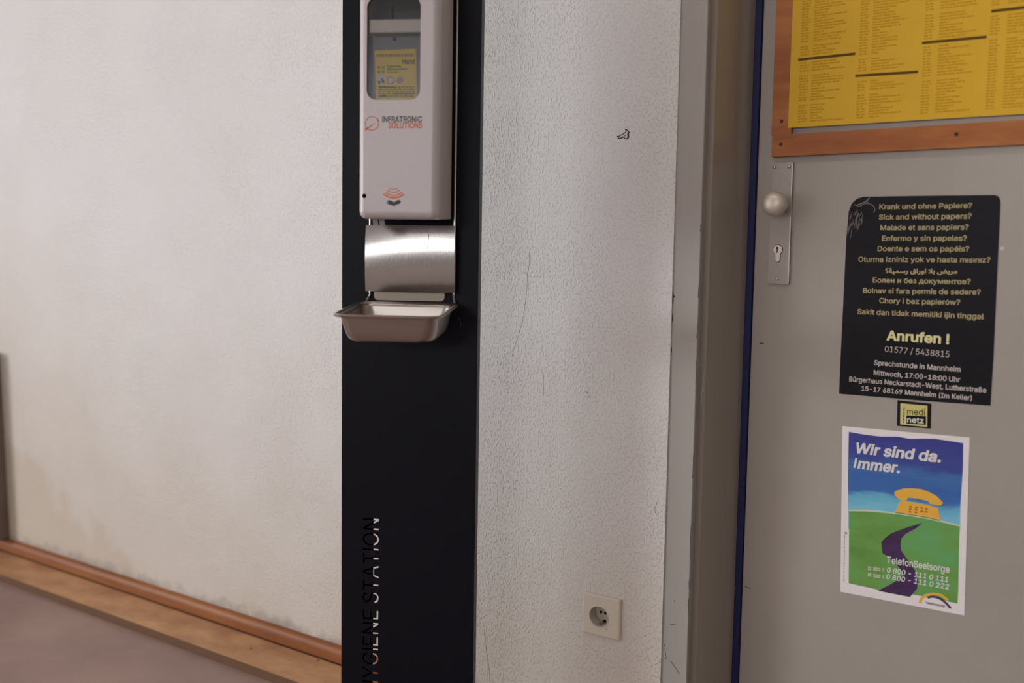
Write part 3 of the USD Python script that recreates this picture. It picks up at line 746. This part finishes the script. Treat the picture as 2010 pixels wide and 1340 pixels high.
rings = [(0.0905, 0.0825, 0.022, -0.0046), (0.0915, 0.0835, 0.022, -0.0030), (0.0915, 0.0835, 0.022, -0.0012), (0.0900, 0.0820, 0.021, 0.0), (0.0870, 0.0790, 0.020, 0.0001), (0.0840, 0.0760, 0.019, -0.0022), (0.0830, 0.0750, 0.0185, -0.0030),
         (0.0815, 0.0735, 0.018, -0.0044), (0.0800, 0.0720, 0.018, -0.0080), (0.0770, 0.0690, 0.020, -0.0250), (0.0745, 0.0665, 0.022, -0.0365), (0.0715, 0.0635, 0.024, -0.0435), (0.0650, 0.0570, 0.024, -0.0478), (0.0560, 0.0480, 0.022, -0.0490), (0.02, 0.015, 0.012, -0.0490)]
outr = [(a + 0.0011, b + 0.0011, c, z - 0.0011) for a, b, c, z in rings[6:]]
prof = rings[::-1] + [(0.0898, 0.0818, 0.021, -0.0046)] + outr
V, F = [], []
nn = 32
for (a, b, c, z) in prof:
    V += rr(a, b, c, z)
for i in range(len(prof) - 1):
    for k in range(nn):
        a, b, c, d = i * nn + k, i * nn + (k + 1) % nn, (i + 1) * nn + (k + 1) % nn, (i + 1) * nn + k
        F += [(a, b, c), (a, c, d)]
e = len(V)
V += [(cx_, cy_, prof[0][3]), (cx_, cy_, prof[-1][3])]
F += [(e, (k + 1) % nn, k) for k in range(nn)] + [(e + 1, (len(prof) - 1) * nn + k, (len(prof) - 1) * nn + (k + 1) % nn) for k in range(nn)]
tm_ = trimesh.Trimesh(np.array(V), np.array(F), process=False)
tilt = math.radians(5.6)
vv = np.array(tm_.vertices)
yy, z_ = vv[:, 1] - cy_, vv[:, 2]
tm_.vertices = np.c_[vv[:, 0], cy_ + yy * math.cos(tilt) - z_ * math.sin(tilt), 0.8798 + yy * math.sin(tilt) + z_ * math.cos(tilt)]
if tm_.volume < 0:
    tm_.invert()
tr.part('carrying_wire', tube(lo, 0.0018), 'wire_steel', smooth=60)
tr.part('pan', tm_, 'tray_steel', smooth=50)

# ------------------------------------------------------------------ what hangs on the door
# framed timetable board
bd = Thing('notice_board', (-0.25, 0.12, 1.1575), label='pine-framed notice board screwed to the upper half of the grey door', cat='notice board')
BX1, BZ1 = 0.06, 1.98
bd.part('backing', box(-0.540, BX1 - 0.03, 0.1165, 0.1198, 1.19, BZ1 - 0.03), 'board_back')
bd.part('frame_bottom', plate([(-0.5650, 1.1575), (BX1, 1.1565), (BX1, 1.1947), (-0.5650, 1.1957)], 0.1199, 0.0125), 'board_pine')
bd.part('frame_side', box(-0.5666, -0.5310, 0.1074, 0.1199, 1.1958, BZ1), 'board_pine')
bd.part('frame_side', box(BX1 - 0.0356, BX1, 0.1074, 0.1199, 1.1958, BZ1), 'board_pine')
bd.part('frame_top', box(-0.5309, BX1 - 0.0357, 0.1074, 0.1199, BZ1 - 0.036, BZ1), 'board_pine')
for x, z in ((-0.5491, 1.2193), (-0.5490, 1.1784), (-0.2616, 1.1787), (-0.002, 1.1784)):
    bd.part('screw', lathe_y([(0, 0.1078), (0.0034, 0.1078), (0.0030, 0.1068), (0.0012, 0.1071), (0, 0.1072)], x, z, 16), 'screw_dark', smooth=60)
sh = Thing('timetable_sheet', (-0.25, 0.1068, 1.2067), label='yellow timetable sheet in four columns of small print, pinned in the pine frame', cat='timetable')
sh.part('paper', plate([(-0.5368, 1.2067), (0.022, 1.2024), (0.022, 1.93), (-0.5368, 1.93)], 0.1072, 0.0006), 'paper_yellow')
YP = 0.10665
for a, b in (((-0.5233, 1.3238), (-0.4262, 1.3238)), ((-0.4245, 1.2866), (-0.3245, 1.2837)), ((-0.3205, 1.3296), (-0.2252, 1.3282)), ((-0.2205, 1.3671), (-0.13, 1.3666))):
    sh.part('heading_bar', plate(LineString([a, b]).buffer(0.0022, cap_style='flat'), YP, 0.0003), 'print_bar')
rng = np.random.default_rng(21)
prints = []
for (t0, t1, n0, n1, bar) in ((-0.5200, -0.5035, -0.4985, -0.4400, 1.3238), (-0.4205, -0.4045, -0.4000, -0.3400, 1.2852), (-0.3180, -0.3035, -0.2955, -0.2330, 1.3290), (-0.2211, -0.2065, -0.1971, -0.140, 1.3670), (-0.118, -0.103, -0.094, -0.03, 1.30)):
    z, blk = 1.2150, 0
    while z < 1.90:
        if abs(z + 0.0012 - bar) < 0.0060 or rng.random() < 0.09:
            z += 0.0046
            continue
        prints += text_bars(t0, t0 + (t1 - t0) * rng.uniform(0.75, 1.0), z, 0.0024, YP, word=(0.004, 0.007))
        prints += text_bars(n0, n0 + (n1 - n0) * rng.uniform(0.30, 1.0) ** 1.3, z, 0.0024, YP, word=(0.006, 0.018))
        z += 0.0046
sh.part('small_print', prints, 'print_brown', smooth=False, kind='stuff')

YD = 0.1199                                              # sheets stuck on the door leaf
# black poster
bp = Thing('black_poster', (-0.31, 0.12, 0.739), label='black poster with cream lettering in many languages, stuck on the door', cat='poster')
bp.part('sheet', plate([(-0.4312, 0.7391), (-0.3057, 0.7394), (-0.191, 0.7409), (-0.1907, 0.8208), (-0.1917, 0.9114), (-0.1927, 1.0013), (-0.1932, 1.0678), (-0.1945, 1.0739), (-0.1975, 1.0785), (-0.2026, 1.0805), (-0.303, 1.082), (-0.4058, 1.083), (-0.4159, 1.0798), (-0.4241, 1.0721), (-0.4286, 1.0582), (-0.4308, 1.0098), (-0.431, 0.8943), (-0.4314, 0.8046)], YD, 0.0005), 'poster_black')
YB = YD - 0.00045
ARABIC = [[[[417,-46],[419,-39],[425,-38],[428,-40],[426,-46],[426,-53],[432,-57],[441,-57],[444,-56],[448,-51],[448,-43],[445,-36],[447,-32],[453,-31],[455,-34],[456,-41],[458,-41],[468,-31],[478,-26],[489,-27],[494,-32],[495,-43],[505,-43],[506,-42],[506,-38],[503,-30],[503,-26],[506,-24],[512,-25],[515,-36],[515,-43],[510,-50],[504,-51],[503,-54],[511,-53],[514,-57],[522,-54],[527,-49],[528,-40],[524,-33],[524,-30],[530,-27],[533,-29],[538,-43],[543,-43],[550,-30],[556,-26],[564,-27],[569,-32],[571,-37],[570,-47],[566,-51],[556,-52],[549,-49],[545,-52],[534,-52],[531,-58],[517,-66],[514,-64],[513,-62],[511,-63],[497,-62],[496,-56],[499,-52],[487,-50],[478,-53],[463,-53],[456,-51],[455,-57],[448,-64],[442,-66],[431,-66],[425,-64],[420,-60],[417,-54]],[[555,-37],[554,-42],[556,-43],[562,-42],[562,-38],[559,-35]],[[469,-43],[479,-44],[484,-42],[486,-37],[484,-35],[478,-35]]],[[[475,-17],[478,-14],[484,-15],[485,-17],[484,-23],[482,-24],[476,-23]]],[[[349,-50],[350,-43],[361,-43],[366,-40],[362,-33],[349,-21],[349,-18],[353,-14],[355,-14],[370,-29],[370,-5],[378,-6],[379,-39],[381,-43],[389,-43],[391,-42],[391,-36],[388,-30],[389,-25],[396,-24],[398,-27],[400,-43],[395,-50],[390,-52],[395,-54],[396,-56],[396,-60],[393,-63],[389,-63],[386,-60],[386,-56],[389,-54],[389,-52],[379,-52],[372,-48],[362,-52],[352,-52]]],[[[321,-50],[321,-5],[329,-6],[330,-52],[322,-52]]],[[[292,-57],[301,-55],[303,-53],[296,-50],[293,-46],[293,-38],[295,-33],[302,-27],[308,-27],[312,-29],[315,-33],[317,-40],[317,-48],[314,-56],[309,-61],[299,-65],[293,-65]],[[302,-42],[308,-43],[306,-36],[302,-38]]],[[[265,-61],[266,-57],[273,-55],[278,-51],[280,-47],[280,-41],[276,-34],[276,-30],[284,-28],[289,-40],[289,-47],[287,-53],[280,-61],[273,-65],[268,-66]]],[[[257,-50],[257,-5],[265,-6],[266,-52],[258,-52]]],[[[207,-51],[207,-42],[210,-34],[212,-33],[218,-36],[216,-48],[218,-52],[224,-54],[233,-54],[239,-52],[241,-49],[231,-45],[229,-41],[231,-29],[238,-23],[244,-23],[247,-24],[252,-31],[253,-45],[251,-52],[246,-58],[241,-61],[234,-63],[217,-62],[209,-56]],[[239,-38],[244,-39],[244,-35],[242,-32],[238,-34]]],[[[231,-18],[231,-14],[234,-11],[246,-11],[249,-14],[249,-18],[246,-21],[234,-21]]],[[[165,-61],[166,-57],[173,-55],[178,-51],[180,-47],[180,-41],[176,-34],[176,-30],[184,-28],[189,-40],[189,-47],[187,-53],[180,-61],[173,-65],[168,-66]]],[[[32,-40],[32,-33],[34,-29],[40,-24],[47,-22],[48,-17],[56,-18],[57,-40],[58,-43],[67,-43],[69,-41],[71,-31],[79,-32],[78,-41],[79,-43],[88,-43],[94,-31],[101,-26],[109,-27],[112,-30],[118,-43],[125,-42],[127,-33],[129,-31],[134,-32],[136,-34],[135,-43],[141,-43],[144,-31],[151,-32],[151,-43],[157,-43],[158,-38],[155,-30],[155,-26],[159,-24],[164,-25],[167,-36],[166,-46],[164,-49],[158,-52],[150,-52],[146,-50],[142,-52],[134,-52],[129,-50],[125,-52],[116,-52],[113,-50],[109,-53],[103,-53],[95,-48],[90,-52],[79,-52],[82,-56],[82,-60],[79,-63],[67,-63],[64,-60],[64,-56],[67,-52],[57,-52],[52,-50],[50,-47],[38,-46]],[[99,-39],[102,-43],[107,-44],[107,-40],[104,-35]],[[68,-52],[72,-54],[78,-52],[74,-50]],[[43,-32],[41,-37],[48,-38],[48,-31]]],[[[38,-11],[38,-7],[41,-4],[46,-5],[53,-4],[56,-7],[56,-11],[53,-14],[41,-14]]],[[[6,-24],[6,-11],[14,-5],[23,-5],[32,-9],[30,-16],[17,-14],[14,-16],[15,-22],[23,-28],[25,-32],[25,-40],[23,-41],[26,-44],[26,-50],[23,-53],[18,-53],[15,-50],[15,-44],[18,-41],[17,-34]]]]
aw = max(p[0] for poly in ARABIC for p in poly[0])
ash = unary_union([Polygon([(x, z) for x, z in poly[0]], [[(x, z) for x, z in h] for h in poly[1:] if len(h) > 2]).buffer(0) for poly in ARABIC])
az = 46.0
amesh = trimesh.util.concatenate([trimesh.creation.extrude_polygon(g, 1.0, engine='earcut') for g in getattr(ash, 'geoms', [ash])])
amesh.vertices = np.c_[amesh.vertices[:, 0], (amesh.vertices[:, 1] + az) / 40.0, amesh.vertices[:, 2]]
for text, p0, p1, cap, m, bold in (
    ('Krank und ohne Papiere?', (-0.3782, 1.0613), (-0.2344, 1.0604), 0.0084, 'print_cream', True),
    ('Sick and without papers?', (-0.3781, 1.0437), (-0.2343, 1.0434), 0.0084, 'print_cream', True),
    ('Malade et sans papiers?', (-0.3747, 1.0258), (-0.2378, 1.0256), 0.0084, 'print_cream', True),
    ('Enfermo y sin papeles?', (-0.3715, 1.0077), (-0.2395, 1.0078), 0.0084, 'print_cream', True),
    ('Doente e sem os papéis?', (-0.3777, 0.9902), (-0.2352, 0.9905), 0.0084, 'print_cream', True),
    ('Oturma izniniz yok ve hasta mısınız?', (-0.4087, 0.9716), (-0.203, 0.9727), 0.0084, 'print_cream', True),
    (None, (-0.3632, 0.9539), (-0.2509, 0.955), 0.0070, 'print_cream', True),
    ('Болен и без документов?', (-0.3832, 0.9364), (-0.2303, 0.9371), 0.0084, 'print_cream', True),
    ('Bolnav si fara permis de sedere?', (-0.3985, 0.918), (-0.2148, 0.9206), 0.0084, 'print_cream', True),
    ('Chory i bez papierów?', (-0.3709, 0.9014), (-0.2442, 0.903), 0.0084, 'print_cream', True),
    ('Sakit dan tidak memiliki ijin tinggal', (-0.4062, 0.8811), (-0.2079, 0.8811), 0.0084, 'print_cream', True),
    ('Anrufen !', (-0.3562, 0.8389), (-0.2575, 0.8379), 0.0155, 'print_cream_bright', 2),
    ('01577 / 5438815', (-0.3581, 0.8183), (-0.2564, 0.8155), 0.0100, 'print_pale', False),
    ('Sprechstunde in Mannheim', (-0.3745, 0.7943), (-0.2379, 0.7926), 0.0083, 'print_pale', True),
    ('Mittwoch, 17:00-18:00 Uhr', (-0.3745, 0.7771), (-0.2377, 0.7756), 0.0083, 'print_pale', True),
    ('Bürgerhaus Neckarstadt-West, Lutherstraße', (-0.4149, 0.7626), (-0.1981, 0.7616), 0.0083, 'print_pale', True),
    ('15-17 68169 Mannheim (Im Keller)', (-0.3936, 0.7480), (-0.2186, 0.7470), 0.0080, 'print_pale', True)):
    bp.part('text_line', lettering(text, p0, p1, cap, YB, bold=bold, mesh=None if text else amesh), m, smooth=False)
rng = np.random.default_rng(17)
tears = []
for k in range(34):                                       # scratched and crinkled corner
    t = rng.random()
    x, z = -0.4255 + 0.022 * t + rng.normal(0, 0.0012), 1.056 + 0.010 * t - rng.random() * 0.030
    l, a = rng.uniform(0.006, 0.026) * (1.1 - 0.7 * t), math.radians(rng.normal(254, 7))
    pts = [(x, z), (x + l * 0.5 * math.cos(a + 0.06), z + l * 0.5 * math.sin(a + 0.06)), (x + l * math.cos(a), z + l * math.sin(a))]
    tears.append(plate(stroke(pts, rng.uniform(0.0004, 0.0013)), YB, 0.0003))
for pts, w in (([(-0.4145, 1.0690), (-0.4080, 1.0715), (-0.4010, 1.0745), (-0.3955, 1.0800)], 0.0022), ([(-0.3990, 1.0715), (-0.3925, 1.0700), (-0.3870, 1.0660), (-0.3850, 1.0600), (-0.3868, 1.0560)], 0.0013), ([(-0.4200, 1.0700), (-0.4120, 1.0660), (-0.4040, 1.0700), (-0.3965, 1.0735)], 0.0012)):
    tears.append(plate(stroke(pts, w), YB, 0.0003))
bp.part('crease', tears, 'crease_grey', label='pale scratched and crinkled corner', kind='stuff')

# small black and yellow sticker
st = Thing('sticker', (-0.306, 0.12, 0.6925), label='small square black and yellow sticker reading medi netz, under the black poster', cat='sticker')
YS = YD
st.part('border', plate([(-0.3325, 0.6925), (-0.2787, 0.6936), (-0.2799, 0.7358), (-0.3337, 0.7368)], YS, 0.0004), 'poster_black')
st.part('yellow_field', plate([(-0.3273, 0.6955), (-0.2844, 0.6958), (-0.2857, 0.7318), (-0.3286, 0.732)], YS - 0.0003, 0.0003), 'sticker_yellow')
st.part('black_field', plate([(-0.3181, 0.7119), (-0.2872, 0.7137), (-0.2865, 0.6992), (-0.3174, 0.6979)], YS - 0.0005, 0.0002), 'poster_black')
st.part('text_line', lettering('medi', (-0.3169, 0.7134), (-0.2887, 0.7149), 0.0108, YS - 0.0005, bold=False), 'print_black', label='black lettering medi')
st.part('text_line', lettering('netz', (-0.3163, 0.7005), (-0.2900, 0.7015), 0.0092, YS - 0.0006, bold=True), 'print_white', label='white lettering netz')
st.part('side_print', [plate([(x, z), (x + 0.0016, z), (x + 0.0016, z + l), (x, z + l)], YS - 0.0005, 0.0002) for x, z, l in ((-0.3228, 0.6990, 0.0030), (-0.3228, 0.7035, 0.0035), (-0.3229, 0.7085, 0.0045), (-0.3230, 0.7145, 0.0030), (-0.3231, 0.7190, 0.0060))], 'print_black')
st.part('stroke', plate([(-0.3200, 0.6980), (-0.3188, 0.6980), (-0.3190, 0.7120), (-0.3202, 0.7120)], YS - 0.0005, 0.0002), 'print_white')

# white-bordered helpline poster
wp = Thing('helpline_poster', (-0.318, 0.12, 0.384), label='white-edged poster with blue sky, green hill and yellow telephone, low on the door', cat='poster')
wp.part('sheet', plate([(-0.4137, 0.3844), (-0.2118, 0.3862), (-0.2188, 0.6854), (-0.4231, 0.6822)], YD, 0.0005), 'poster_paper')
y1, y2, y3, y4 = YD - 0.00045, YD - 0.00065, YD - 0.00085, YD - 0.00105
hill_top = [(-0.4049, 0.5337), (-0.3766, 0.5379), (-0.3513, 0.5399), (-0.3264, 0.5413), (-0.3018, 0.5413), (-0.2776, 0.541), (-0.2561, 0.5392), (-0.242, 0.5379), (-0.2263, 0.5362)]
wp.part('sky', plate([(-0.4049, 0.50), (-0.4095, 0.5942), (-0.4106, 0.6348), (-0.4116, 0.6733), (-0.3826, 0.6712), (-0.3573, 0.6711), (-0.3301, 0.6742), (-0.3104, 0.6725), (-0.2901, 0.6753), (-0.2723, 0.6773), (-0.2488, 0.6762), (-0.228, 0.6749), (-0.2264, 0.6324), (-0.2268, 0.5939), (-0.2272, 0.5682), (-0.2259, 0.5375), (-0.2262, 0.50)], y1, 0.0002), 'poster_sky')
wp.part('hill', plate([(-0.4, 0.403), (-0.3815, 0.4025), (-0.3478, 0.4015), (-0.2982, 0.4048), (-0.2765, 0.4052), (-0.2514, 0.405), (-0.2235, 0.4041), (-0.2234, 0.4261), (-0.2245, 0.46), (-0.2262, 0.5141)] + hill_top[::-1] + [(-0.4018, 0.4541)], y2, 0.0002), 'poster_meadow')
wp.part('hill_edge', plate(LineString(hill_top).buffer(0.0014, cap_style='flat'), y3, 0.0002), 'poster_horizon')
ph = wp.part('telephone_body', plate([(-0.3224, 0.5625), (-0.3151, 0.5643), (-0.3029, 0.5649), (-0.2787, 0.564), (-0.2613, 0.5609), (-0.2592, 0.5528), (-0.2556, 0.5395), (-0.2776, 0.5415), (-0.3018, 0.5418), (-0.3282, 0.5418)], y3, 0.0002), 'poster_phone')
wp.part('handset', plate(Polygon([(-0.3311, 0.5765), (-0.3257, 0.5813), (-0.3161, 0.5857), (-0.304, 0.5878), (-0.2895, 0.5886), (-0.2774, 0.5858), (-0.264, 0.58), (-0.2542, 0.5711), (-0.2569, 0.5668), (-0.2646, 0.5662), (-0.2741, 0.5667), (-0.2755, 0.5704), (-0.2912, 0.5726), (-0.3093, 0.5718), (-0.3116, 0.5668), (-0.3176, 0.5646), (-0.3239, 0.5676), (-0.329, 0.5721)]).buffer(-0.0012).buffer(0.0032).buffer(-0.0013), y3, 0.0002), 'poster_phone')
wp.part('keypad', [plate(rounded(x - 0.0022, x + 0.0022, z - 0.0014, z + 0.0014, 0.0008), y4, 0.0002) for x, z in ((-0.3043, 0.5561), (-0.2946, 0.5565), (-0.2862, 0.5566), (-0.279, 0.5564), (-0.3041, 0.5521), (-0.295, 0.5523), (-0.2859, 0.5511), (-0.2793, 0.5515), (-0.3045, 0.5474), (-0.2951, 0.5476))], 'poster_keys', parent=ph)
wp.part('road', plate(Polygon([(-0.2838, 0.5316), (-0.3075, 0.52), (-0.3327, 0.5051), (-0.3428, 0.4949), (-0.3484, 0.4868), (-0.3472, 0.4757), (-0.3455, 0.4675), (-0.3388, 0.4645), (-0.3306, 0.459), (-0.3197, 0.4497), (-0.3129, 0.4426), (-0.3112, 0.4345), (-0.3211, 0.4227), (-0.335, 0.4113), (-0.3504, 0.3996), (-0.298, 0.3995), (-0.2872, 0.4156), (-0.2859, 0.4298), (-0.2912, 0.4469), (-0.3048, 0.4638), (-0.3159, 0.4786), (-0.3171, 0.491), (-0.3156, 0.4997), (-0.3095, 0.5084), (-0.2947, 0.5194)]), y3, 0.0002), 'poster_road')
for text, p0, p1, cap, slant, bold in (
    ('Wir sind da.', (-0.4004, 0.6381), (-0.2575, 0.6391), 0.0172, 0.18, 2), ('Immer.', (-0.4012, 0.6109), (-0.3209, 0.6124), 0.0172, 0.18, 2),
    ('TelefonSeelsorge', (-0.3376, 0.452), (-0.2378, 0.454), 0.0115, 0.0, True), ('0 800 - 111 0 111', (-0.3374, 0.4357), (-0.238, 0.4375), 0.0086, 0.15, True), ('0 800 - 111 0 222', (-0.338, 0.4238), (-0.2369, 0.4256), 0.0086, 0.15, True)):
    wp.part('text_line', lettering(text, p0, p1, cap, y4, bold=bold, slant=slant, mesh=block_text(text, bold=bold)), 'print_white', smooth=False)
for q in ([(-0.3686, 0.4331), (-0.3411, 0.4359), (-0.3414, 0.441), (-0.3689, 0.4395)], [(-0.3681, 0.4217), (-0.3405, 0.423), (-0.3408, 0.4286), (-0.3684, 0.4281)]):
    q = np.array(q)
    pc = []
    for k in range(9):
        for r0, r1 in ((0.0, 0.42), (0.56, 1.0)):
            if (k * 7 + int(r0 * 10)) % 5 == 4:
                continue
            a, b = k / 9 + 0.006, (k + 1) / 9 - 0.012
            f = lambda s, t: tuple((1 - t) * ((1 - s) * q[0] + s * q[1]) + t * ((1 - s) * q[3] + s * q[2]))
            pc.append(plate([f(a, r0), f(b, r0), f(b, r1), f(a, r1)], y3, 0.0002))
    wp.part('fine_print', pc, 'print_pale')
wp.part('emblem_arc', plate(stroke([(-0.2811, 0.3945), (-0.2789, 0.4012), (-0.2728, 0.4081), (-0.2605, 0.4132), (-0.2493, 0.4135), (-0.2391, 0.4077)], 0.0042), y4, 0.0002), 'print_gold', label='golden emblem arc')
wp.part('emblem_ground', plate([(-0.279, 0.3950), (-0.275, 0.4028), (-0.267, 0.4078), (-0.2590, 0.4098), (-0.2480, 0.4078), (-0.2400, 0.4035), (-0.2330, 0.3950)], y3, 0.0002), 'poster_paper')
wp.part('emblem_arc', plate(stroke([(-0.2683, 0.4049), (-0.2640, 0.4074), (-0.259, 0.408), (-0.2530, 0.4076), (-0.2477, 0.4058), (-0.24, 0.4006), (-0.2341, 0.395)], 0.0036), y4, 0.0002), 'print_purple', label='purple emblem arc')
wp.part('text_line', lettering('TelefonSeelsorge', (-0.2721, 0.3936), (-0.2421, 0.3940), 0.0040, y4), 'print_purple', smooth=False)
mk = [plate(disc(-0.4087, 0.4922, 0.0024), y1, 0.0002)]
z = 0.404
rng = np.random.default_rng(5)
while z < 0.486:
    l = rng.uniform(0.003, 0.007)
    mk.append(plate([(-0.4092 + (z - 0.404) * 0.03 * -1, z), (-0.4078 - (z - 0.404) * 0.03, z), (-0.4078 - (z - 0.404) * 0.03, z + l), (-0.4092 - (z - 0.404) * 0.03, z + l)], y1, 0.0002))
    z += l + 0.0012
wp.part('fine_print', mk, 'print_midgrey', kind='stuff')
